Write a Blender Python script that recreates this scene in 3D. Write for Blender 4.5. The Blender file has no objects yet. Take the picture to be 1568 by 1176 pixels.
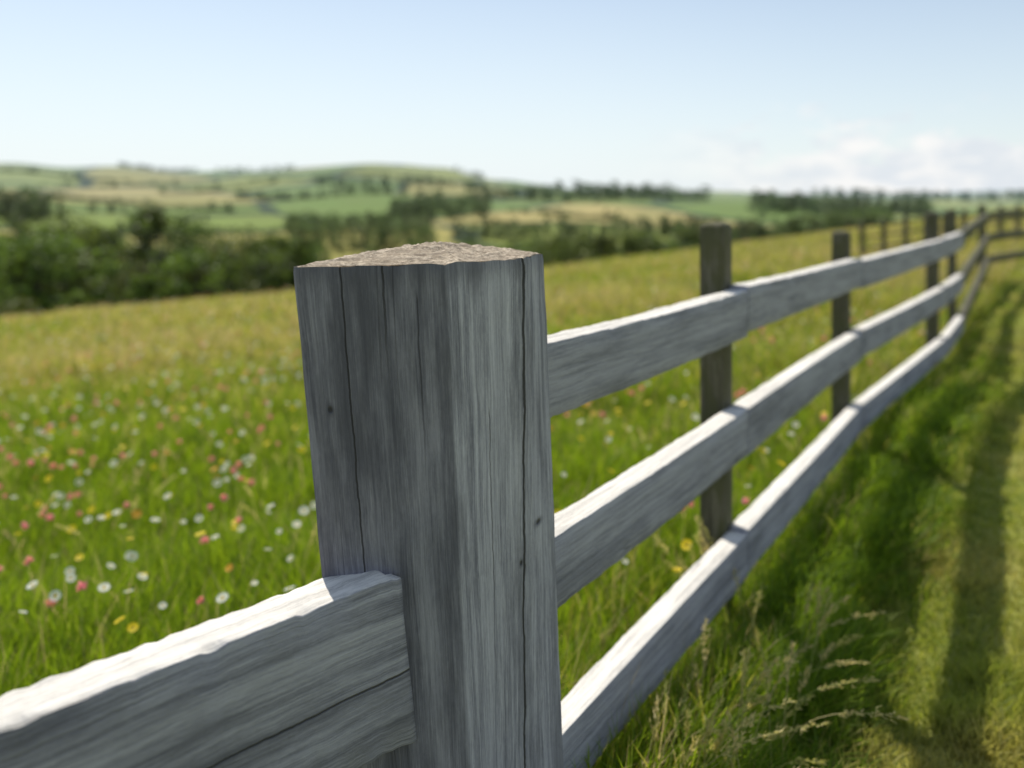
import bpy, math, random
import numpy as np
from mathutils import Vector, noise
random.seed(4); R=np.random.default_rng(7)
C=1.42            # camera height above the ground beside the fence
scene=bpy.context.scene
scene.view_settings.view_transform='Standard'
scene.view_settings.look='None'; scene.view_settings.exposure=0

# ------------------------------------------------------------------ helpers
def link(o,parent=None):
    scene.collection.objects.link(o)
    if parent is not None: o.parent=parent
    return o
def empty(name):
    return link(bpy.data.objects.new(name,None))
def new_mat(name):
    m=bpy.data.materials.new(name); m.use_nodes=True
    nt=m.node_tree; nt.nodes.clear()
    out=nt.nodes.new('ShaderNodeOutputMaterial')
    return m,nt,out
def N(nt,t,**kw):
    n=nt.nodes.new(t)
    for k,v in kw.items(): setattr(n,k,v)
    return n
def math_n(nt,op,a,b=None,c=None,clamp=False):
    n=N(nt,'ShaderNodeMath',operation=op); n.use_clamp=clamp
    for i,v in enumerate((a,b,c)):
        if v is None: continue
        if isinstance(v,(int,float)): n.inputs[i].default_value=v
        else: nt.links.new(v,n.inputs[i])
    return n.outputs[0]
def maprange(nt,v,a,b,c=0.0,d=1.0,smooth=True):
    n=N(nt,'ShaderNodeMapRange'); n.interpolation_type='SMOOTHSTEP' if smooth else 'LINEAR'
    nt.links.new(v,n.inputs[0])
    for i,x in enumerate((a,b,c,d)): n.inputs[i+1].default_value=x
    return n.outputs[0]
def mixc(nt,f,a,b,blend='MIX'):
    n=N(nt,'ShaderNodeMix',data_type='RGBA',blend_type=blend)
    for sock,v in ((n.inputs[0],f),(n.inputs[6],a),(n.inputs[7],b)):
        if isinstance(v,(int,float)): sock.default_value=v
        elif isinstance(v,tuple): sock.default_value=(*v,1)
        else: nt.links.new(v,sock)
    return n.outputs[2]
def noise_t(nt,vec,scale,detail=4,rough=.55,mp=None,dist=0):
    if mp is not None:
        m=N(nt,'ShaderNodeMapping'); m.inputs['Scale'].default_value=mp
        nt.links.new(vec,m.inputs['Vector']); vec=m.outputs[0]
    n=N(nt,'ShaderNodeTexNoise'); n.inputs['Scale'].default_value=scale
    n.inputs['Detail'].default_value=detail; n.inputs['Roughness'].default_value=rough
    n.inputs['Distortion'].default_value=dist
    nt.links.new(vec,n.inputs['Vector']); return n.outputs[0]
def np_mesh(name,verts,loops,starts,mat,col=None,smooth=False):
    me=bpy.data.meshes.new(name)
    me.vertices.add(len(verts)); me.vertices.foreach_set('co',np.asarray(verts,dtype=np.float32).ravel())
    me.loops.add(len(loops)); me.loops.foreach_set('vertex_index',np.asarray(loops,dtype=np.int32))
    me.polygons.add(len(starts)); me.polygons.foreach_set('loop_start',np.asarray(starts,dtype=np.int32))
    me.update(calc_edges=True); me.validate()
    if col is not None:
        a=me.attributes.new('col','FLOAT_COLOR','POINT')
        c=np.ones((len(verts),4),dtype=np.float32); c[:,:3]=col; a.data.foreach_set('color',c.ravel())
    if mat: me.materials.append(mat)
    if smooth: me.polygons.foreach_set('use_smooth',np.ones(len(starts),dtype=bool))
    return me

# ------------------------------------------------------------------ terrain function (heights relative to eye level, then +C)
PX=np.array([-600,0,150,300,450,560,680,760,900,1080,1350,1568,2200],float)
TU=(PX-784)/1300
DD=np.log(np.array([60,120,200,350,600,1000,1600,2500,4500,7500],float))
HT=np.array([
 [-13,-20,-24,-20,-8,8,50,40,20,0],
 [-13,-20,-24,-22,-10,6,60,40,20,0],
 [-13,-20,-24,-24,-14,4,55,38,15,0],
 [-13,-20,-25,-27,-18,1,44,30,15,0],
 [-13,-20,-25,-28,-20,0,50,30,10,0],
 [-13,-20,-25,-28,-20,2,62,40,10,0],
 [-13,-20,-25,-28,-20,0,52,30,10,0],
 [-13,-20,-25,-28,-20,-4,29,24,10,0],
 [-12,-19,-24,-27,-20,-4,10,12,10,0],
 [-10,-18,-24,-26,-22,-8,2,12,10,0],
 [-7,-12,-20,-24,-22,-14,-8,-5,8,0],
 [-4,-8,-14,-20,-22,-16,-6,6,28,0],
 [-2,-4,-8,-12,-12,-8,-2,10,30,0]],float)
def sstep(a,b,x):
    t=np.clip((x-a)/(b-a),0,1); return t*t*(3-2*t)
def Q(X,Y): return (X-.64*Y+1.01)/1.187
def terrain(X,Y):
    X=np.asarray(X,float); Y=np.asarray(Y,float)
    q=Q(X,Y)
    plane=-C+.083*1.187*np.minimum(q,0)+.03*np.clip(q,0,40)
    plane=plane+.025*np.sin(X*1.3+.7*Y)+.02*np.sin(Y*1.9-X*.8+1)
    r=np.hypot(X,Y)+1e-6; ph=np.arctan2(X,Y); pc=np.clip(ph,-.95,.95)
    u=np.tan(pc); Yr=np.maximum(r*np.cos(pc),1e-3)
    Yc=np.interp(u,[-1,-.6,0,.2,.4,.6,.8],[26,29,33,42,60,105,120])
    # smooth bilinear lookup
    uu=np.clip(u,TU[0],TU[-1]-1e-6); i=np.clip(np.searchsorted(TU,uu,side='right')-1,0,len(TU)-2)
    a=(uu-TU[i])/(TU[i+1]-TU[i]); a=a*a*(3-2*a)
    l=np.clip(np.log(np.maximum(Yr,1)),DD[0],DD[-1]-1e-6); j=np.clip(np.searchsorted(DD,l,side='right')-1,0,len(DD)-2)
    b=(l-DD[j])/(DD[j+1]-DD[j]); b=b*b*(3-2*b)*.6+b*.4
    v=(HT[i,j]*(1-a)+HT[i+1,j]*a)*(1-b)+(HT[i,j+1]*(1-a)+HT[i+1,j+1]*a)*b
    amp=np.clip(Yr/400,0,2.2)
    v=v+amp*(1.2*np.sin(X/61+1)*np.sin(Y/83)+.8*np.sin(X/29+Y/47))
    back=sstep(1.7,2.6,np.abs(ph)); v=v*(1-back)-12*back
    w=sstep(Yc,Yc*2.3,Yr)
    return plane*(1-w)+v*w+C
def tz(x,y): return float(terrain(np.array([x]),np.array([y]))[0])

# ------------------------------------------------------------------ ground sheet
angs=np.concatenate([np.arange(-180,-48,3),np.arange(-48,48,.4),np.arange(48,180,3)])*math.pi/180
rad=np.geomspace(.4,7400,190)
A,RR=np.meshgrid(angs,rad,indexing='ij')
GX=RR*np.sin(A); GY=RR*np.cos(A); GZ=terrain(GX,GY)
na,nr=A.shape
V=np.stack([GX,GY,GZ],-1).reshape(-1,3); V=np.vstack([V,[[0,0,tz(0,.01)]]])
ii=np.arange(na); jj=np.arange(nr-1)
I,J=np.meshgrid(ii,jj,indexing='ij'); I2=(I+1)%na
quads=np.stack([I*nr+J,I*nr+J+1,I2*nr+J+1,I2*nr+J],-1).reshape(-1,4)
tris=np.stack([np.full(na,na*nr),ii*nr,((ii+1)%na)*nr],-1)
loops=np.concatenate([quads.ravel(),tris.ravel()])
starts=np.concatenate([np.arange(len(quads))*4,len(quads)*4+np.arange(na)*3])

gm,nt,out=new_mat('ground_soil_and_fields')
L=nt.links.new
geo=N(nt,'ShaderNodeNewGeometry'); pos=geo.outputs['Position']
sep=N(nt,'ShaderNodeSeparateXYZ'); L(pos,sep.inputs[0])
ln=N(nt,'ShaderNodeVectorMath',operation='LENGTH'); L(pos,ln.inputs[0]); dist=ln.outputs['Value']
n1=noise_t(nt,pos,1.3,5,.6); n2=noise_t(nt,pos,.12,4,.6)
near=mixc(nt,maprange(nt,n1,.35,.65),(.06,.09,.014),(.15,.17,.035))
near=mixc(nt,maprange(nt,n2,.4,.65),near,(.22,.21,.07))
# mown side of the fence
t=math_n(nt,'MULTIPLY',sep.outputs[1],-.64); t=math_n(nt,'ADD',t,sep.outputs[0]); q=math_n(nt,'DIVIDE',math_n(nt,'ADD',t,1.01),1.187)
n3=noise_t(nt,pos,6,6,.7)
mown=mixc(nt,maprange(nt,n3,.3,.7),(.14,.18,.03),(.32,.31,.09))
near=mixc(nt,maprange(nt,q,.25,.55),near,mown)
# field patchwork
mp=N(nt,'ShaderNodeMapping'); mp.inputs['Scale'].default_value=(1/190,1/230,0); mp.inputs['Rotation'].default_value=(0,0,.35)
wv=N(nt,'ShaderNodeTexNoise'); wv.inputs['Scale'].default_value=.004; L(pos,wv.inputs['Vector'])
wm=N(nt,'ShaderNodeVectorMath',operation='SCALE'); L(wv.outputs['Color'],wm.inputs[0]); wm.inputs['Scale'].default_value=140
wa=N(nt,'ShaderNodeVectorMath',operation='ADD'); L(pos,wa.inputs[0]); L(wm.outputs[0],wa.inputs[1]); L(wa.outputs[0],mp.inputs['Vector'])
vo=N(nt,'ShaderNodeTexVoronoi'); vo.voronoi_dimensions='2D'; vo.inputs['Scale'].default_value=1; L(mp.outputs[0],vo.inputs['Vector'])
ve=N(nt,'ShaderNodeTexVoronoi',feature='DISTANCE_TO_EDGE'); ve.voronoi_dimensions='2D'; ve.inputs['Scale'].default_value=1; L(mp.outputs[0],ve.inputs['Vector'])
cr=N(nt,'ShaderNodeValToRGB'); cr.color_ramp.interpolation='CONSTANT'
sc=N(nt,'ShaderNodeSeparateColor'); L(vo.outputs['Color'],sc.inputs[0]); L(sc.outputs[0],cr.inputs[0])
els=[(0,(.17,.23,.04)),(.15,(.31,.27,.08)),(.32,(.13,.20,.035)),(.48,(.25,.27,.06)),(.62,(.37,.30,.11)),(.76,(.13,.19,.03)),(.88,(.23,.27,.06))]
cr.color_ramp.elements[0].color=(*els[0][1],1); cr.color_ramp.elements[1].position=els[1][0]; cr.color_ramp.elements[1].color=(*els[1][1],1)
for p,c in els[2:]:
    e=cr.color_ramp.elements.new(p); e.color=(*c,1)
fields=mixc(nt,maprange(nt,noise_t(nt,pos,.02,5),.3,.7,0,.45),cr.outputs[0],(.15,.17,.045))
hedge=maprange(nt,ve.outputs['Distance'],.03,.055,1,0)
fields=mixc(nt,hedge,fields,(.03,.048,.018))
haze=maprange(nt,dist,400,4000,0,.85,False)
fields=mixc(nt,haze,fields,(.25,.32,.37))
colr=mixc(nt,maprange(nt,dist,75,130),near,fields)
bs=N(nt,'ShaderNodeBsdfPrincipled'); L(colr,bs.inputs['Base Color']); bs.inputs['Roughness'].default_value=.95; bs.inputs['Specular IOR Level'].default_value=.1
bp=N(nt,'ShaderNodeBump'); bp.inputs['Strength'].default_value=.6; bp.inputs['Distance'].default_value=.03; L(n3,bp.inputs['Height']); L(bp.outputs[0],bs.inputs['Normal'])
L(bs.outputs[0],out.inputs[0])
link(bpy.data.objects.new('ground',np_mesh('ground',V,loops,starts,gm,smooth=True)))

# ------------------------------------------------------------------ plant material
def plant_mat(name,trans=.45,gain=1.25,objrand=False,haze=False,rough=.55):
    m,nt,out=new_mat(name); L=nt.links.new
    at=N(nt,'ShaderNodeAttribute',attribute_name='col'); c=at.outputs['Color']
    if objrand:
        oi=N(nt,'ShaderNodeObjectInfo')
        hs=N(nt,'ShaderNodeHueSaturation'); L(c,hs.inputs['Color'])
        L(maprange(nt,oi.outputs['Random'],0,1,.465,.515,False),hs.inputs['Hue'])
        L(maprange(nt,oi.outputs['Random'],0,1,.65,1.5,False),hs.inputs['Value']); c=hs.outputs[0]
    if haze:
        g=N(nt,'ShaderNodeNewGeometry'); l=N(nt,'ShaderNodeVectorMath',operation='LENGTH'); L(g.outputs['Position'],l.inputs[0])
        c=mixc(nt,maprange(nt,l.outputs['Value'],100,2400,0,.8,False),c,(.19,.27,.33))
    p=N(nt,'ShaderNodeBsdfPrincipled'); L(c,p.inputs['Base Color']); p.inputs['Roughness'].default_value=rough; p.inputs['Specular IOR Level'].default_value=.3
    t=N(nt,'ShaderNodeBsdfTranslucent'); L(mixc(nt,1.0,c,(gain,gain,gain*.7),'MULTIPLY'),t.inputs['Color'])
    mx=N(nt,'ShaderNodeMixShader'); mx.inputs[0].default_value=trans; L(p.outputs[0],mx.inputs[1]); L(t.outputs[0],mx.inputs[2])
    L(mx.outputs[0],out.inputs[0]); return m
grass_mat=plant_mat('grass_blades',.5,1.6)
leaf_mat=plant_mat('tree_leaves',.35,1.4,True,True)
flower_mat=plant_mat('flower_petals',.45,1.5)

# smooth value noise in numpy
def vnoise(X,Y,s,seed=0):
    X=X/s+seed*17.3; Y=Y/s-seed*9.1
    xi=np.floor(X).astype(int); yi=np.floor(Y).astype(int); fx=X-xi; fy=Y-yi
    fx=fx*fx*(3-2*fx); fy=fy*fy*(3-2*fy)
    def h(a,b):
        v=np.sin(a*127.1+b*311.7+seed*74.7)*43758.5453; return v-np.floor(v)
    return (h(xi,yi)*(1-fx)+h(xi+1,yi)*fx)*(1-fy)+(h(xi,yi+1)*(1-fx)+h(xi+1,yi+1)*fx)*fy

def blades(X,Y,H,W,lean,col,name,droop=.5):
    n=len(X); Z=terrain(X,Y)-.01
    yaw=R.uniform(0,2*np.pi,n); dx=np.cos(yaw)*W/2; dy=np.sin(yaw)*W/2
    la=R.uniform(0,2*np.pi,n); lx=np.cos(la)*lean*H+.06*H; ly=np.sin(la)*lean*H-.03*H
    v=np.zeros((n,7,3))
    def put(k,f,w,s):
        fx=f**1.9
        v[:,k,0]=X+lx*fx+s*dx*w; v[:,k,1]=Y+ly*fx+s*dy*w; v[:,k,2]=Z+H*(f-droop*lean*f*f*.6)
    put(0,0,.8,-1);put(1,0,.8,1);put(2,.4,1,-1);put(3,.4,1,1);put(4,.75,.7,-1);put(5,.75,.7,1);put(6,1,0,0)
    b=np.arange(n)*7
    lo=np.stack([b,b+1,b+3,b+2, b+2,b+3,b+5,b+4, b+4,b+5,b+6],-1).ravel()
    st=(np.arange(n)*11)[:,None]+np.array([0,4,8])
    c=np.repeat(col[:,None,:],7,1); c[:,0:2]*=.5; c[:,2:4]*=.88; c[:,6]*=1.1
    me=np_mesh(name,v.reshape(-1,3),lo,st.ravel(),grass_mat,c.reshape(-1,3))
    return me

def sample(n,y0,y1,u0,u1):
    Y=np.exp(R.uniform(math.log(y0),math.log(y1),n)); u=R.uniform(u0,u1,n); return u*Y,Y
# meadow (far side of the fence)
X,Y=sample(400000,1.45,115,-.85,.66)
q=Q(X,Y); u=X/Y
Yc=np.interp(u,[-1,-.6,0,.2,.4,.6,.8],[26,29,33,42,60,105,120])
k=(q<.10+.12*vnoise(X,Y,.3,3))&(Y<Yc*1.35)&~((Y<1.9)&(np.abs(X)<.4)&(Y<1.7))
X,Y,q=X[k],Y[k],q[k]; n=len(X)
pn=vnoise(X,Y,.5,1); pn2=vnoise(X,Y,3.5,2); pn3=vnoise(X,Y,9,5)
H=(.11+.20*R.random(n))*(.6+.7*pn)*(.8+.4*pn2)
H*=np.where(q>-.25,.85,1.0)
W=.0042*np.maximum(1,Y/2.6)**.85*R.uniform(.6,1.3,n)
fresh=np.array([.27,.36,.016]); dark=np.array([.075,.14,.011]); yel=np.array([.36,.34,.065]); straw=np.array([.52,.40,.24])
r=R.random(n)[:,None]
col=dark*(1-r)+fresh*r
dry=np.clip(.08+sstep(3.5,18,Y)*.55+ (pn2-.5)*.6 + (pn3-.5)*.7 + sstep(0,.4,X/Y)*.25*sstep(3,8,Y),0,.85)
m=(R.random(n)<dry)[:,None]; col=np.where(m,yel*(.6+.6*R.random(n)[:,None]),col)
s=(R.random(n)<.04+.40*dry*dry)
col=np.where(s[:,None],straw*(.6+.6*R.random(n)[:,None]),col); H=np.where(s,H*1.3,H); W=np.where(s,W*.6,W)
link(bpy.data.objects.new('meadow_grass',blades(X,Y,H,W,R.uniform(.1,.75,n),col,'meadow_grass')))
# verge and mown grass (near side of the fence)
X,Y=sample(300000,1.2,60,.0,.85)
q=Q(X,Y); k=(q>.0)&(q<3.0)&~((Y<1.75)&(X<.2)); X,Y,q=X[k],Y[k],q[k]; n=len(X)
edge=.42+.36*(vnoise(X,Y,.5,8)-.5)+.16*(vnoise(X,Y,.17,9)-.5)
v=(1-sstep(edge-.18,edge+.18,q))*(1-.75*sstep(5,9,Y))
pn=vnoise(X,Y,.25,4); tuft=sstep(.6,.8,vnoise(X,Y,.22,12))
H=(.022+.038*R.random(n)+.045*tuft)*(1-v)+v*(.07+.15*R.random(n))*(.55+.8*pn)
W=(.0034*(1-v)+.0042*v)*np.maximum(1,Y/2.4)**.85*R.uniform(.6,1.3,n)
r=R.random(n)[:,None]
lush=np.array([.075,.14,.012])*(1-r)+np.array([.22,.31,.02])*r
dr=sstep(.35,.75,vnoise(X,Y,.45,14))[:,None]
mw=(np.array([.14,.20,.02])*(1-r)+np.array([.38,.38,.07])*r)*(1-dr)+(np.array([.23,.23,.05])*(1-r)+np.array([.50,.44,.14])*r)*dr
col=np.where((R.random(n)<v)[:,None],lush,mw)
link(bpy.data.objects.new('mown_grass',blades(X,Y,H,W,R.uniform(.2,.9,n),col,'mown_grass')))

# ------------------------------------------------------------------ seed grasses near the rails
def seed_grass(name,items):
    vs=[];lo=[];st=[];co=[]
    def face(pts,c):
        b=len(vs); vs.extend(pts); st.append(len(lo)); lo.extend(range(b,b+len(pts))); co.extend([c]*len(pts))
    for (x,y,h,a,bend) in items:
        z=tz(x,y); P=[]
        for i in range(11):
            f=i/10; P.append(Vector((x+math.cos(a)*bend*h*f**2.3,y+math.sin(a)*bend*h*f**2.3,z+h*(f-.35*bend*f**3))))
        side=Vector((-math.sin(a+.7),math.cos(a+.7),0))
        c=random.choice([(.30,.30,.10),(.38,.33,.14),(.22,.27,.06)])
        for i in range(10):
            w0=.0014; face([P[i]-side*w0,P[i]+side*w0,P[i+1]+side*w0,P[i+1]-side*w0],c)
        hc=random.choice([(.56,.48,.22),(.48,.44,.16),(.60,.50,.26)])
        for i in range(60):
            f=.72+.28*random.random(); k=min(9,int(f*10)); t=f*10-k; p=P[k].lerp(P[k+1],t)
            spread=.0075*math.sin(max(0,(f-.70)/.32)*math.pi)+.0015
            p=p+Vector((random.gauss(0,1),random.gauss(0,1),random.gauss(0,.8)))*spread*.6
            d=(P[k+1]-P[k]).normalized()*.011+Vector((random.gauss(0,1),random.gauss(0,1),random.gauss(0,1)))*.004
            e=d.cross(Vector((random.gauss(0,1),random.gauss(0,1),random.gauss(0,1)))).normalized()*.0019
            face([p-e,p+e,p+d],hc)
    me=np_mesh(name,np.array([tuple(v) for v in vs]),lo,st,grass_mat,np.array(co))
    return link(bpy.data.objects.new(name,me))
it=[]
for _ in range(54):
    y=random.uniform(1.75,2.45); fx=.077+.64*(y-1.7)
    it.append((fx+random.uniform(.12,.38),y,random.uniform(.18,.36),random.uniform(-.6,1.6),random.uniform(.3,.95)))
for _ in range(12):
    it.append((.66+random.uniform(-.09,.03),2.70+random.uniform(-.08,.06),random.uniform(.26,.44),random.uniform(1,4),random.uniform(.1,.4)))
for _ in range(200):
    y=math.exp(random.uniform(math.log(3.0),math.log(18))); x=y*random.uniform(-.75,.5)
    if Q(x,y)>-.1: continue
    it.append((x,y,random.uniform(.28,.42),random.uniform(0,6.28),random.uniform(.1,.5)))
seed_grass('seed_head_grass',it)

# ------------------------------------------------------------------ wild flowers
vs=[];lo=[];st=[];co=[]
def fc(pts,c):
    b=len(vs); vs.extend(pts); st.append(len(lo)); lo.extend(range(b,b+len(pts))); co.extend([c]*len(pts))
kinds=[((.85,.85,.82),.36),((.88,.68,.02),.26),((.82,.33,.42),.28),((.80,.38,.05),.10)]
for i in range(3600):
    y=math.exp(random.uniform(math.log(2.6),math.log(34))); x=y*random.uniform(-.75,.55)
    if Q(x,y)>-.12: continue
    cl=noise.noise(Vector((x*.45,y*.45,1)))
    if cl<-.02 and random.random()<.55: continue
    if y<4.2 and random.random()<.58: continue
    if x/y>-.1 and random.random()<.45: continue
    rr=random.random(); acc=0
    for c,p in kinds:
        acc+=p
        if rr<acc: break
    if x/y<-.1 and random.random()<.24: c=kinds[0][0]
    white=c[2]>.5
    z=tz(x,y)+random.uniform(.20,.35); s=random.uniform(.007,.013)*(1.35 if white else 1.4)*(1+.03*y)
    tilt=Vector((random.uniform(-.6,.6),random.uniform(-1.1,.3),1)).normalized()
    a=tilt.cross(Vector((1,0,.1))).normalized(); b=tilt.cross(a); o=Vector((x,y,z))
    fc([tuple(o+Vector((-.0015,0,-.3))),tuple(o+Vector((.0015,0,-.3))),tuple(o+Vector((.001,0,0))),tuple(o+Vector((-.001,0,0)))],(.12,.2,.02))
    if c==kinds[2][0]:   # clover heads: little tufts
        for _ in range(26):
            d=Vector((random.gauss(0,1),random.gauss(0,1),random.gauss(0,1))).normalized()
            e=d.cross(Vector((random.gauss(0,1),random.gauss(0,1),random.gauss(0,1)))).normalized()*s*.35
            fc([tuple(o+d*s*.3-e),tuple(o+d*s*.3+e),tuple(o+d*s*1.15)],tuple(cc*random.uniform(.75,1.15) for cc in c))
    else:
        npet=9
        for k in range(npet):
            t0=k/npet*6.283
            d=a*math.cos(t0)+b*math.sin(t0); e=tilt.cross(d)*s*.34
            fc([tuple(o+d*s*.25),tuple(o+d*s*.8-e+tilt*s*.15),tuple(o+d*s*1.08+tilt*s*.15),tuple(o+d*s*.8+e+tilt*s*.15)],c)
        cc=(.75,.50,.03)
        fc([tuple(o+tilt*s*.12+(a*math.cos(k)+b*math.sin(k))*s*.3) for k in (0,1.047,2.094,3.14,4.19,5.236)],cc)
link(bpy.data.objects.new('wildflowers',np_mesh('wildflowers',np.array(vs),lo,st,flower_mat,np.array(co))))

# ------------------------------------------------------------------ weathered wood
def wood(name,dark,mid,light,cracks=(),knots=(),bump=.003,mottle=.5,moss=None,axis=0,checks=.55,shade_and_stain=None,lit_top=None):
    m,nt,out=new_mat(name); L=nt.links.new
    at=N(nt,'ShaderNodeAttribute',attribute_name='gr'); g=at.outputs['Vector']
    # slow warp so the grain wanders round knots
    wn=N(nt,'ShaderNodeTexNoise'); wn.inputs['Scale'].default_value=1; wn.inputs['Detail'].default_value=3
    mpw=N(nt,'ShaderNodeMapping'); mpw.inputs['Scale'].default_value=(5,5,2.0); L(g,mpw.inputs['Vector']); L(mpw.outputs[0],wn.inputs['Vector'])
    ws=N(nt,'ShaderNodeVectorMath',operation='MULTIPLY_ADD'); L(wn.outputs['Color'],ws.inputs[0]); ws.inputs[1].default_value=(.020,.020,0); L(g,ws.inputs[2])
    gv=ws.outputs[0]
    a=noise_t(nt,gv,1,9,.68,(85,85,1.9)); f=noise_t(nt,gv,1,6,.7,(520,520,8)); b=noise_t(nt,g,1,6,.65,(13,13,2.6)); sp=noise_t(nt,g,1,5,.75,(200,200,90))
    va=math_n(nt,'ADD',math_n(nt,'MULTIPLY',a,.44),math_n(nt,'MULTIPLY',f,.42)); va=math_n(nt,'ADD',va,math_n(nt,'MULTIPLY',sp,.14))
    cr=N(nt,'ShaderNodeValToRGB'); L(va,cr.inputs[0]); e=cr.color_ramp.elements
    e[0].position=.40; e[0].color=(*dark,1); e[1].position=.60; e[1].color=(*light,1); x=e.new(.5); x.color=(*mid,1)
    c=mixc(nt,maprange(nt,b,.46,.66,0,mottle),cr.outputs[0],tuple(v*.6 for v in dark))
    c=mixc(nt,maprange(nt,b,.50,.34,0,mottle*.45),c,tuple(min(1,v*1.15) for v in light))
    # contour checks along the grain
    cn=noise_t(nt,gv,1,2,.5,(20,20,.6)); ck=maprange(nt,math_n(nt,'ABSOLUTE',math_n(nt,'SUBTRACT',cn,.5)),.001,.006,1,0)
    gate=maprange(nt,noise_t(nt,g,1,2,.5,(6,6,1.7)),.53,.61)
    ck=math_n(nt,'MULTIPLY',math_n(nt,'MULTIPLY',ck,gate),checks)
    sx=N(nt,'ShaderNodeSeparateXYZ'); L(g,sx.inputs[0])
    wob=noise_t(nt,g,1,5,.65,(0,0,5)); wob=math_n(nt,'MULTIPLY',math_n(nt,'SUBTRACT',wob,.5),.018)
    for (ca,w,z0,z1,stg) in cracks:
        d=math_n(nt,'ABSOLUTE',math_n(nt,'SUBTRACT',math_n(nt,'ADD',sx.outputs[axis],wob),ca))
        k=maprange(nt,d,w*.35,w,stg,0)
        k=math_n(nt,'MULTIPLY',k,maprange(nt,sx.outputs[2],z0,z0+.25)); 
        k=math_n(nt,'MULTIPLY',k,maprange(nt,sx.outputs[2],z1,z1+.02,1,0))
        ck=math_n(nt,'MAXIMUM',ck,k)
    for (ka,kz,kr) in knots:
        dx=math_n(nt,'SUBTRACT',sx.outputs[0],ka); dz=math_n(nt,'MULTIPLY',math_n(nt,'SUBTRACT',sx.outputs[2],kz),.7)
        d=math_n(nt,'SQRT',math_n(nt,'ADD',math_n(nt,'MULTIPLY',dx,dx),math_n(nt,'MULTIPLY',dz,dz)))
        c=mixc(nt,maprange(nt,d,kr*.6,kr*2.2,.6,0),c,tuple(v*.45 for v in dark))
        ck=math_n(nt,'MAXIMUM',ck,maprange(nt,d,kr*.3,kr,.8,0))
    if shade_and_stain:   # shade of the left face painted in as darker, mottled colour
        c=mixc(nt,math_n(nt,'MULTIPLY',maprange(nt,sx.outputs[0],shade_and_stain[0],shade_and_stain[0]+.008,1,0),maprange(nt,b,.2,.75,shade_and_stain[1]*.6,shade_and_stain[1]*1.3)),c,tuple(v*.42 for v in dark))
        # damp end just under the saw cut
        c=mixc(nt,math_n(nt,'MULTIPLY',maprange(nt,math_n(nt,'ADD',sx.outputs[2],math_n(nt,'MULTIPLY',b,.06)),C-.125,C-.08),.45),c,tuple(v*.5 for v in dark))
    if lit_top:  # sunlight painted into the rails: paler colour on upward-facing surfaces
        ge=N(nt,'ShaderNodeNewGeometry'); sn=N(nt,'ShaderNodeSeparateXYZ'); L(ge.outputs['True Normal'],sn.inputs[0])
        c=mixc(nt,maprange(nt,sn.outputs[2],.5,.9),c,mixc(nt,maprange(nt,va,.40,.56),tuple(v*.55 for v in lit_top),lit_top))
    c=mixc(nt,math_n(nt,'MULTIPLY',ck,.9),c,(.022,.02,.018))
    if moss: c=mixc(nt,maprange(nt,noise_t(nt,g,1,4,.6,(25,25,9)),.42,.62,0,.7),c,moss)
    p=N(nt,'ShaderNodeBsdfPrincipled'); L(c,p.inputs['Base Color']); p.inputs['Roughness'].default_value=.8; p.inputs['Specular IOR Level'].default_value=.25
    h=math_n(nt,'SUBTRACT',va,math_n(nt,'MULTIPLY',ck,1.1))
    bn=N(nt,'ShaderNodeBump'); bn.inputs['Strength'].default_value=.9; bn.inputs['Distance'].default_value=bump; L(h,bn.inputs['Height']); L(bn.outputs[0],p.inputs['Normal'])
    L(p.outputs[0],out.inputs[0]); return m
rail_wood=wood('weathered_rail_wood',(.19,.19,.225),(.34,.335,.39),(.47,.465,.52),mottle=.45,lit_top=(.80,.76,.70))
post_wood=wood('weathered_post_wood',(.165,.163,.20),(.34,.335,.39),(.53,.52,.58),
   cracks=[(-.268,.0016,.55,2,.9),(-.205,.002,1.05,2,.9),(-.155,.0013,.9,1.25,.6),(.0195,.0028,-1,2,1),(-.045,.0011,.55,1.05,.6)],knots=[(-.300,1.09,.005),(.038,.83,.004),(.012,.78,.004)],mottle=.55,checks=.35,shade_and_stain=(-.110,.62))
dark_wood=wood('mossy_post_wood',(.06,.056,.036),(.115,.105,.07),(.19,.175,.125),moss=(.08,.082,.032),mottle=.4)
# end grain
eg,nt,out=new_mat('end_grain_wood'); L=nt.links.new
at=N(nt,'ShaderNodeAttribute',attribute_name='gr'); g=at.outputs['Vector']
a=noise_t(nt,g,1,8,.75,(90,90,90)); b=noise_t(nt,g,1,5,.6,(22,22,22))
vr=N(nt,'ShaderNodeTexWave',wave_type='RINGS',rings_direction='Z'); vr.inputs['Scale'].default_value=28; vr.inputs['Distortion'].default_value=5; vr.inputs['Detail'].default_value=3
mpz=N(nt,'ShaderNodeMapping'); mpz.inputs['Location'].default_value=(.20,-1.55,0); L(g,mpz.inputs['Vector']); L(mpz.outputs[0],vr.inputs['Vector'])
c=mixc(nt,maprange(nt,a,.34,.66),(.19,.145,.10),(.68,.57,.43)); c=mixc(nt,maprange(nt,b,.42,.62,0,.5),c,(.25,.195,.135))
c=mixc(nt,math_n(nt,'MULTIPLY',vr.outputs['Fac'],.3),c,(.18,.14,.10))
p=N(nt,'ShaderNodeBsdfPrincipled'); L(c,p.inputs['Base Color']); p.inputs['Roughness'].default_value=.9
bn=N(nt,'ShaderNodeBump'); bn.inputs['Distance'].default_value=.005; L(a,bn.inputs['Height']); L(bn.outputs[0],p.inputs['Normal']); L(p.outputs[0],out.inputs[0])

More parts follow.
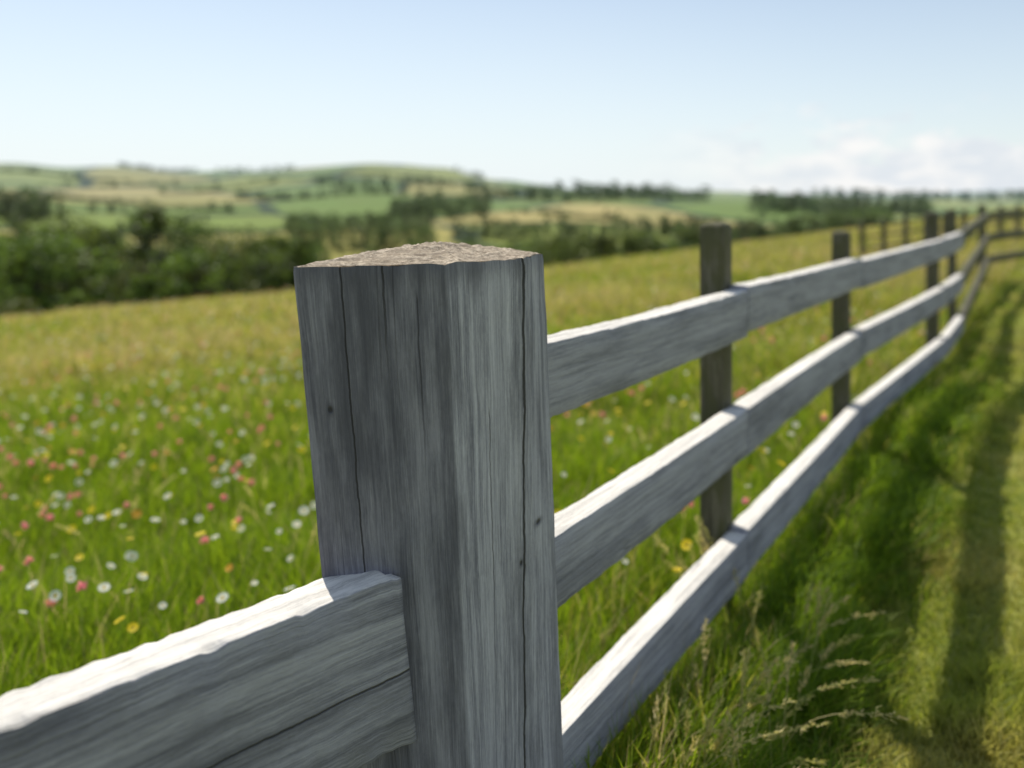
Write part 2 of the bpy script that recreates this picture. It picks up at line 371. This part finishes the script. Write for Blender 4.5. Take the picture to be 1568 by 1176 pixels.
def add_gr(me,gr):
    a=me.attributes.new('gr','FLOAT_VECTOR','POINT'); a.data.foreach_set('vector',np.asarray(gr,dtype=np.float32).ravel())
def loft(name,rings,grs,mat,parent,cap=True):
    n=len(rings[0]); vs=[tuple(p) for r in rings for p in r]; gs=[tuple(p) for r in grs for p in r]
    lo=[];st=[]
    for i in range(len(rings)-1):
        for k in range(n):
            st.append(len(lo)); k2=(k+1)%n; lo+= [i*n+k,i*n+k2,(i+1)*n+k2,(i+1)*n+k]
    if cap:
        st.append(len(lo)); lo+=list(range(n))[::-1]
        st.append(len(lo)); lo+=[(len(rings)-1)*n+k for k in range(n)]
    me=np_mesh(name,np.array(vs),lo,st,mat); add_gr(me,gs)
    ob=link(bpy.data.objects.new(name,me),parent); return ob
def rrect(w,h,r,sub=3):
    """rounded rectangle outline (a across, b up), origin at centre"""
    pts=[]
    cs=[(w/2-r,h/2-r,0),(-w/2+r,h/2-r,90),(-w/2+r,-h/2+r,180),(w/2-r,-h/2+r,270)]
    for i,(cx,cy,a0) in enumerate(cs):
        for k in range(3):
            a=math.radians(a0+45*k); pts.append((cx+r*math.cos(a),cy+r*math.sin(a)))
        nx,ny,_=cs[(i+1)%4]; a1=math.radians(cs[(i+1)%4][2])
        q=(nx+r*math.cos(a1),ny+r*math.sin(a1))
        for s in range(1,sub+1):
            t=s/(sub+1); pts.append(((cx+r*math.cos(math.radians(a0+90)))*(1-t)+q[0]*t,(cy+r*math.sin(math.radians(a0+90)))*(1-t)+q[1]*t))
    return pts
def board(name,p0,p1,h,t,back,parent,mat=None,rough=.0022,end_shear=0,h1=None,step=.03,r=.0022,seed=None,chips=0):
    """rail whose FRONT TOP edge runs p0->p1, face height h, thickness t towards 'back'"""
    mat=mat or rail_wood
    p0=Vector(p0);p1=Vector(p1); d=(p1-p0); Lg=d.length; d.normalize()
    bk=Vector(back); bk=(bk-d*bk.dot(d)).normalized(); up=bk.cross(d).normalized()
    if up.z<0: up=-up
    h1=h1 or h; seed=random.uniform(0,50) if seed is None else seed; n=max(3,int(Lg/step)); rings=[];grs=[]
    flip = (d.cross(bk)).dot(up)<0
    bowa=random.uniform(-.006,.006)
    for i in range(n+1):
        f=i/n; l=f*Lg; hh=h+(h1-h)*f; sec=rrect(t,hh,r)
        rg=[];gg=[]
        chip=max(0,noise.noise(Vector((l*22,seed,3)))-.12)*chips+max(0,noise.noise(Vector((l*70,seed,8)))-.15)*chips*.5
        for (a,b) in sec:
            c=p0+d*l+bk*(t/2+a)+up*(b-hh/2)
            if end_shear: c=c+d*end_shear*(.5-b/hh)*max(0,(f-.9)/.1)
            j=rough*noise.noise(Vector((l*9+seed,a*40,b*30)))+rough*.7*noise.noise(Vector((l*45+seed,a*90,b*60)))
            nrm=(bk*(a/(t/2))**3+up*(b/(hh/2))**5)
            c=c+nrm*j + up*bowa*math.sin(f*math.pi)
            if chip and a<-t*.35 and b>hh*.4: c=c-up*chip+bk*chip*.8
            if end_shear and l>Lg-.012 and b>hh*.42: c=c-up*.006
            rg.append(c); gg.append((a+seed,b+seed*.37,l))
        if flip: rg=rg[::-1]; gg=gg[::-1]
        rings.append(rg);grs.append(gg)
    return loft(name,rings,grs,mat,parent)

fence=empty('wooden_fence')
# --- big corner post: square with one broad chamfer, slightly leaning, low weathered point on top
top=[(-.337,1.30),(-.106,1.36),(.0216,1.49),(.060,1.60),(-.02,1.74),(-.29,1.63)]
sh=[.08,.04,.003,.033,.03,.06]
def outline(pts,shv,r=.003):
    o=[];n=len(pts)
    for i in range(n):
        p=Vector(pts[i]); a=(Vector(pts[i-1])-p).normalized(); b=(Vector(pts[(i+1)%n])-p).normalized()
        o.append((p+a*r,shv[i])); o.append((p+(a+b)*r*.32,shv[i])); o.append((p+b*r,shv[i]))
        nx=Vector(pts[(i+1)%n]); s0=p+b*r; s1=nx-b*r
        for k in range(1,9):
            t=k/9; o.append((s0.lerp(s1,t),shv[i]*(1-t)+shv[(i+1)%n]*t))
    return o
ol=outline(top,sh)
zt=C-.11; z_b=-.25; rings=[];grs=[];nz=150
for i in range(nz+1):
    f=i/nz; z=z_b+(zt-z_b)*f; drop=(zt-z)/.83; rg=[];gg=[]
    for (p,s) in ol:
        j=.0022*noise.noise(Vector((p.x*60,p.y*60,z*3)))+.0018*noise.noise(Vector((p.x*150,p.y*150,z*14)))
        d=(p-Vector((-.12,1.5))).normalized()
        zz=z
        if i>=nz-1:
            zz=z+.004*noise.noise(Vector((p.x*30,p.y*30,5)))+.003*noise.noise(Vector((p.x*110,p.y*110,9)))
        if i==nz: j-=.0015
        rg.append((p.x+s*drop+d.x*j,p.y+d.y*j,zz)); gg.append((p.x,p.y,z))
    rings.append(rg);grs.append(gg)
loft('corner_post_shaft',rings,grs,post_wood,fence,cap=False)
# cap surface
lastr=rings[-1]; pk=Vector((-.135,1.52,C-.083)); crings=[];cg=[]
NR=34
for i in range(NR+1):
    f=i/NR; rg=[];gg=[]
    for k,pp in enumerate(lastr):
        P=Vector(pp); e=P.lerp(pk,f*.985)
        if i>0: e.z+=(.006*noise.noise(Vector((e.x*40,e.y*40,2)))+.004*noise.noise(Vector((e.x*140,e.y*140,3))))*min(1,i/3)
        rg.append(e); gg.append((e.x,e.y,e.z))
    crings.append(rg);cg.append(gg)
cap=loft('corner_post_top',crings,cg,eg,fence,cap=True)

# --- right-hand run of rails
fp=[(.02,1.61),(.768,2.76),(1.90,4.61),(3.50,6.83),(4.42,8.30),(7.33,13.0),(10.6,16.2),(15.2,19.6),(20.5,23.4)]
drops={'top_rail':[.292,.302,.345,.345,.352,.25],'middle_rail':[.686,.695,.738,.733,.765,.58],'bottom_rail':[1.105,1.095,1.14,1.147,1.165,.92]}
for nm,dr in drops.items():
    for i in range(len(fp)-1):
        a=Vector((*fp[i],0)); b=Vector((*fp[i+1],0)); d=(b-a).normalized(); back=Vector((-d.y,d.x,0))
        def gz(k):
            base=dr[min(k,len(dr)-1)]
            if k>=len(dr): return tz(*fp[k])+ (C-base)-tz(*fp[len(dr)-1])
            return C-base
        z0,z1=gz(i),gz(i+1)
        g=.003
        p0=a+d*g; p1=b-d*g; p0.z=z0+(random.uniform(-.009,.009) if i else 0); p1.z=z1+random.uniform(-.006,.006)
        board(nm+'_%d'%(i+1),p0,p1,(.150 if nm!='bottom_rail' else .140) if i<4 else .11,.062,back,fence,step=.02 if i<2 else .15,mat=None if i<4 else dark_wood,rough=.0022,chips=.008 if i<2 else 0)  # far rails use the dark wood: their backlit shade is in the colour
# --- round-edged intermediate posts, standing behind the rails
def post(name,x,y,w,dpt,ztop,ang,mat,parent,lean=(0,0)):
    zb=tz(x,y)-.2; rings=[];grs=[];n=24; seed=random.uniform(0,40); sec=rrect(w,dpt,.006,2); ca,sa=math.cos(ang),math.sin(ang)
    for i in range(n+3):
        f=min(1,i/n); z=zb+(ztop-zb)*f; s=1.0
        if i==n+1: z=ztop+.006; s=.90
        if i==n+2: z=ztop+.012; s=.45
        if i==n: z=ztop-.004
        rg=[];gg=[]
        for a,b in sec:
            j=1+.03*noise.noise(Vector((a*30+seed,b*30,z*4)))
            A=a*s*j;B=b*s*j; rg.append((x+A*ca-B*sa+lean[0]*(z-zb),y+A*sa+B*ca+lean[1]*(z-zb),z)); gg.append((a+seed,b+seed,z))
        rings.append(rg);grs.append(gg)
    return loft(name,rings,grs,mat,parent)
tops=[None,.10,.205,.14,.14,.15,.15,.15,.15,.15]
wid=[0,.084,.088,.088,.075,.10,.11,.11,.11,.11]
for i in range(1,len(fp)):
    a=Vector(fp[i]); d=(Vector(fp[i])-Vector(fp[i-1])).normalized(); bk=Vector((-d.y,d.x))
    off=.064+wid[i]/2
    c=a+bk*off+d*.0
    zt_=C-tops[i] if i<6 else tz(c.x,c.y)+1.27
    post('fence_post_%d'%i,c.x,c.y,wid[i],wid[i],zt_,math.atan2(d.y,d.x),dark_wood,fence,lean=(random.uniform(-.006,.006),0))
# --- left-hand run (towards and past the viewer)
Lend=Vector((-.172,1.312,0)); ld=Vector((.385,.385,0)).normalized(); lb=Vector((-ld.y,ld.x,0))
Ls=Lend-ld*2.55
left_wood=wood('weathered_left_rail_wood',(.15,.149,.18),(.29,.287,.335),(.43,.425,.48),mottle=.5,cracks=[(-.02,.0022,1.7,9,.9)],axis=1,checks=.35,lit_top=(.80,.76,.70))
board('left_middle_rail',(Ls.x,Ls.y,C-.585),(Lend.x,Lend.y,C-.585),.267,.075,lb,fence,mat=left_wood,end_shear=.03,rough=.004,step=.008,seed=0,chips=.016)
board('left_bottom_rail',(Ls.x,Ls.y,C-1.12),(Lend.x,Lend.y,C-1.12),.15,.06,lb,fence)
pe=Ls+lb*.14
post('fence_post_left',pe.x,pe.y,.13,.13,C-.12,math.atan2(ld.y,ld.x),rail_wood,fence)

# --- cross fence in the far corner of the meadow
ff=empty('field_fence')
fpts=[]
for i in range(9):
    t=i/8; x=9.7+t*6.2; y=23.5+t*3.2; fpts.append((x,y))
    post('post_%d'%i,x,y,.11,.11,tz(x,y)+1.12+random.uniform(-.05,.05),.4,dark_wood,ff,lean=(random.uniform(-.03,.03),0))
for i in range(8):
    for h in (1.0,.68,.36):
        a=fpts[i];b=fpts[i+1]
        board('rail_%d_%d'%(i,int(h*100)),(a[0],a[1]-.1,tz(*a)+h),(b[0],b[1]-.1,tz(*b)+h),.05,.03,(0,1,0),ff,mat=dark_wood,step=.4)

# ------------------------------------------------------------------ trees
bark,nt,out=new_mat('tree_bark'); p=N(nt,'ShaderNodeBsdfPrincipled')
g_=N(nt,'ShaderNodeNewGeometry'); c=mixc(nt,noise_t(nt,g_.outputs['Position'],3,4),(.03,.024,.018),(.09,.075,.06)); nt.links.new(c,p.inputs['Base Color']); nt.links.new(p.outputs[0],out.inputs[0])
def tree_mesh(name,H,Wd,base,seed,nclump=46,leaf=.5,tall=False):
    rnd=random.Random(seed); vs=[];lo=[];st=[];co=[];mi=[]
    def tube(pts,rs,ns=7):
        b=len(vs)
        for P,r in zip(pts,rs):
            for k in range(ns):
                a=k/ns*6.283; vs.append((P[0]+r*math.cos(a),P[1]+r*math.sin(a),P[2])); co.append((.05,.04,.03))
        for i in range(len(pts)-1):
            for k in range(ns):
                st.append(len(lo)); lo.extend([b+i*ns+k,b+i*ns+(k+1)%ns,b+(i+1)*ns+(k+1)%ns,b+(i+1)*ns+k]); mi.append(1)
    tube([(0,0,-1),(0,0,H*.2),(.1,0,H*.45),(.2,.1,H*.75)],[H*.03,H*.022,H*.015,H*.005])
    cl=[]
    for i in range(nclump):
        z=rnd.uniform(base,.97); e=(z-base)/(1-base)
        prof=math.sin(math.pi*min(1,max(0,e*.86+.12)))**.6 if not tall else (1-e)**.6*.9+.1
        a=rnd.uniform(0,6.283); rr=Wd/2*prof*rnd.uniform(.35,1.0)
        cl.append((rr*math.cos(a),rr*math.sin(a),z*H,rnd.uniform(.09,.17)*H*(1 if not tall else .7)))
    for (x,y,z,s) in rnd.sample(cl,9):
        tube([(0,0,z*.5),(x*.5,y*.5,z*.78),(x,y,z)],[H*.011,H*.007,H*.002],5)
    for (x,y,z,s) in cl:
        tone=rnd.uniform(.6,1.35)
        for _ in range(46):
            while True:
                d=Vector((rnd.uniform(-1,1),rnd.uniform(-1,1),rnd.uniform(-1,1)))
                if d.length<1: break
            o=Vector((x,y,z))+Vector((d.x,d.y,d.z*.75))*s
            n=Vector((rnd.gauss(0,1),rnd.gauss(0,1),rnd.gauss(0,1))).normalized(); a=n.orthogonal().normalized(); b=n.cross(a)
            l=leaf*rnd.uniform(.5,1.2); bi=len(vs)
            for (p_,q_) in ((-1,0),(0,-.6),(1,0),(0,.6)): vs.append(tuple(o+a*l*p_*.6+b*l*q_*.6))
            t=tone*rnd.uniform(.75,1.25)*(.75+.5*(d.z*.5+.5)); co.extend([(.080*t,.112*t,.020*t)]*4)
            st.append(len(lo)); lo.extend(range(bi,bi+4)); mi.append(0)
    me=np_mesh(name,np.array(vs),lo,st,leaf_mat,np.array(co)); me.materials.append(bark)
    me.polygons.foreach_set('material_index',np.array(mi,dtype=np.int32)); return me
TM=[tree_mesh('broadleaf_tree_mesh_a',12,11,.14,1),tree_mesh('broadleaf_tree_mesh_b',12,9,.12,2),tree_mesh('broadleaf_tree_mesh_c',12,12.5,.18,3,56),tree_mesh('broadleaf_tree_mesh_d',12,6.5,.10,4,40,tall=True)]
SM=[tree_mesh('shrub_mesh_a',4,6,.02,5,26,.4),tree_mesh('shrub_mesh_b',4,5,.02,6,24,.4)]
wood_e=empty('valley_woodland'); hedge_e=empty('hedgerow')
def put_tree(u,y,h,par,meshes,nm,sx=1):
    x=u*y; me=random.choice(meshes); hh=12 if meshes is TM else 4
    o=bpy.data.objects.new(nm,me); s=h/hh; o.scale=(s*sx*random.uniform(.85,1.2),s*sx*random.uniform(.85,1.2),s); o.rotation_euler=(0,0,random.uniform(0,6.28)); o.location=(x,y,tz(x,y)-.3*s)
    link(o,par)
U=lambda px:(px-784)/1300
rows=[ # bearing range (as tangents), distance, spread, height range, count
 (U(-250),U(120),112,10,(10,18),18),(U(-250),U(110),85,6,(5,9),12),
 (U(205),U(345),108,8,(7,13),9),(U(120),U(205),135,10,(6,10),5),
 (U(-200),U(330),215,25,(9,18),28),(U(228),U(250),205,4,(20,23),2),
 (U(380),U(465),170,10,(12,17),9),(U(330),U(470),210,14,(10,15),8),
 (U(440),U(660),500,20,(8,13),30),(U(600),U(745),690,40,(13,19),24),(U(450),U(660),410,14,(8,14),18),
 (U(-100),U(90),500,30,(12,18),20),(U(130),U(330),620,10,(5,9),14),
 (U(355),U(620),900,12,(6,10),34),(U(480),U(760),1150,25,(10,16),30),
 (U(815),U(1075),195,16,(11,16.5),26),(U(640),U(840),240,25,(10,14),16),
 (U(745),U(1085),1000,50,(11,20),56),(U(840),U(1000),1250,40,(14,24),14),
 (U(1040),U(1350),360,35,(12,18),44),(U(1150),U(1420),800,60,(12,20),50),
 (U(700),U(1100),480,12,(8,13),38),(U(1250),U(1620),1500,80,(14,20),40),
 (U(180),U(300),1560,15,(6,10),34),(U(330),U(450),1560,15,(5,9),26),(U(700),U(745),1560,15,(6,11),8)]
for (u0,u1,d,sp,hr,cnt) in rows:
    for i in range(cnt):
        u=u0+(u1-u0)*(i+random.uniform(-.3,1.3))/cnt
        put_tree(u,d+random.gauss(0,1)*sp*.6,random.uniform(*hr),wood_e,TM,'tree')
# hedges: lines across the valley
hl=[(U(-100),330,U(420),300),(U(100),420,U(520),560),(U(380),280,U(640),330),(U(640),330,U(1000),400),(U(780),700,U(1060),560),(U(0),820,U(360),700),(U(360),900,U(620),880),(U(60),1100,U(500),1250),(U(500),1300,U(740),1200),(U(1000),500,U(1300),620),(U(0),330,U(60),600),(U(-50),1300,U(200),1200),(U(250),1000,U(420),1180)]
for (u0,d0,u1,d1) in hl:
    x0,x1=u0*d0,u1*d1; Lh=math.hypot(x1-x0,d1-d0); n=int(Lh/4.2)
    for i in range(n):
        t=i/n; y=d0+(d1-d0)*t+random.gauss(0,.8); x=x0+(x1-x0)*t+6*math.sin(t*9)
        if random.random()<.93: put_tree(x/y,y,random.uniform(2.6,4.6),hedge_e,SM,'shrub')
        if random.random()<.07: put_tree(x/y,y,random.uniform(6,10),hedge_e,TM,'hedgerow_tree')

# ------------------------------------------------------------------ light and sky
az=math.radians(-30); el=math.radians(54)
sv=Vector((math.sin(az)*math.cos(el),math.cos(az)*math.cos(el),math.sin(el)))
sl=bpy.data.lights.new('sun','SUN'); sl.energy=5; sl.angle=math.radians(.53); sl.color=(1,.94,.82)
so=link(bpy.data.objects.new('sun',sl)); so.rotation_euler=sv.to_track_quat('Z','Y').to_euler(); so.location=sv*50
w=bpy.data.worlds.new('World'); scene.world=w; w.use_nodes=True; nt=w.node_tree; nt.nodes.clear(); L=nt.links.new
out=N(nt,'ShaderNodeOutputWorld'); bg=N(nt,'ShaderNodeBackground'); bg.inputs[1].default_value=.12
sky=N(nt,'ShaderNodeTexSky'); sky.sky_type='NISHITA'; sky.sun_disc=False; sky.sun_elevation=el; sky.sun_rotation=az; sky.air_density=1; sky.dust_density=.6; sky.ozone_density=1
tc=N(nt,'ShaderNodeTexCoord'); sx=N(nt,'ShaderNodeSeparateXYZ'); L(tc.outputs['Generated'],sx.inputs[0])
# bright summer haze low in the sky, thinner away from the sun
hz=maprange(nt,sx.outputs[2],-.02,.30,.94,.22,False)
hz=math_n(nt,'MULTIPLY',hz,maprange(nt,sx.outputs[0],.0,.55,1,.80))
skyc=mixc(nt,hz,sky.outputs[0],(7.15,7.9,8.35))
n=noise_t(nt,tc.outputs['Generated'],1,7,.6,(8,8,22))
lim=math_n(nt,'MULTIPLY_ADD',sx.outputs[2],-3.0,.03)
v=math_n(nt,'ADD',n,lim)
mask=maprange(nt,v,.29,.37)
mask=math_n(nt,'MULTIPLY',mask,maprange(nt,sx.outputs[0],.10,.40))
shade=maprange(nt,noise_t(nt,tc.outputs['Generated'],1,6,.6,(18,18,60)),.38,.62)
mask=math_n(nt,'MULTIPLY',mask,.85)
c=mixc(nt,mask,skyc,mixc(nt,shade,(6.3,6.7,7.2),(8.3,8.15,8.0)))
L(c,bg.inputs[0]); L(bg.outputs[0],out.inputs[0])

# ------------------------------------------------------------------ camera
cd=bpy.data.cameras.new('camera'); co_=link(bpy.data.objects.new('camera',cd)); scene.camera=co_
co_.location=(0,0,C); co_.rotation_euler=(math.radians(90),0,0)
cd.sensor_width=36; cd.lens=1300/1568*36; cd.shift_y=-288/1568; cd.clip_start=.05; cd.clip_end=20000
cd.dof.use_dof=True; cd.dof.focus_distance=1.40; cd.dof.aperture_fstop=1.75
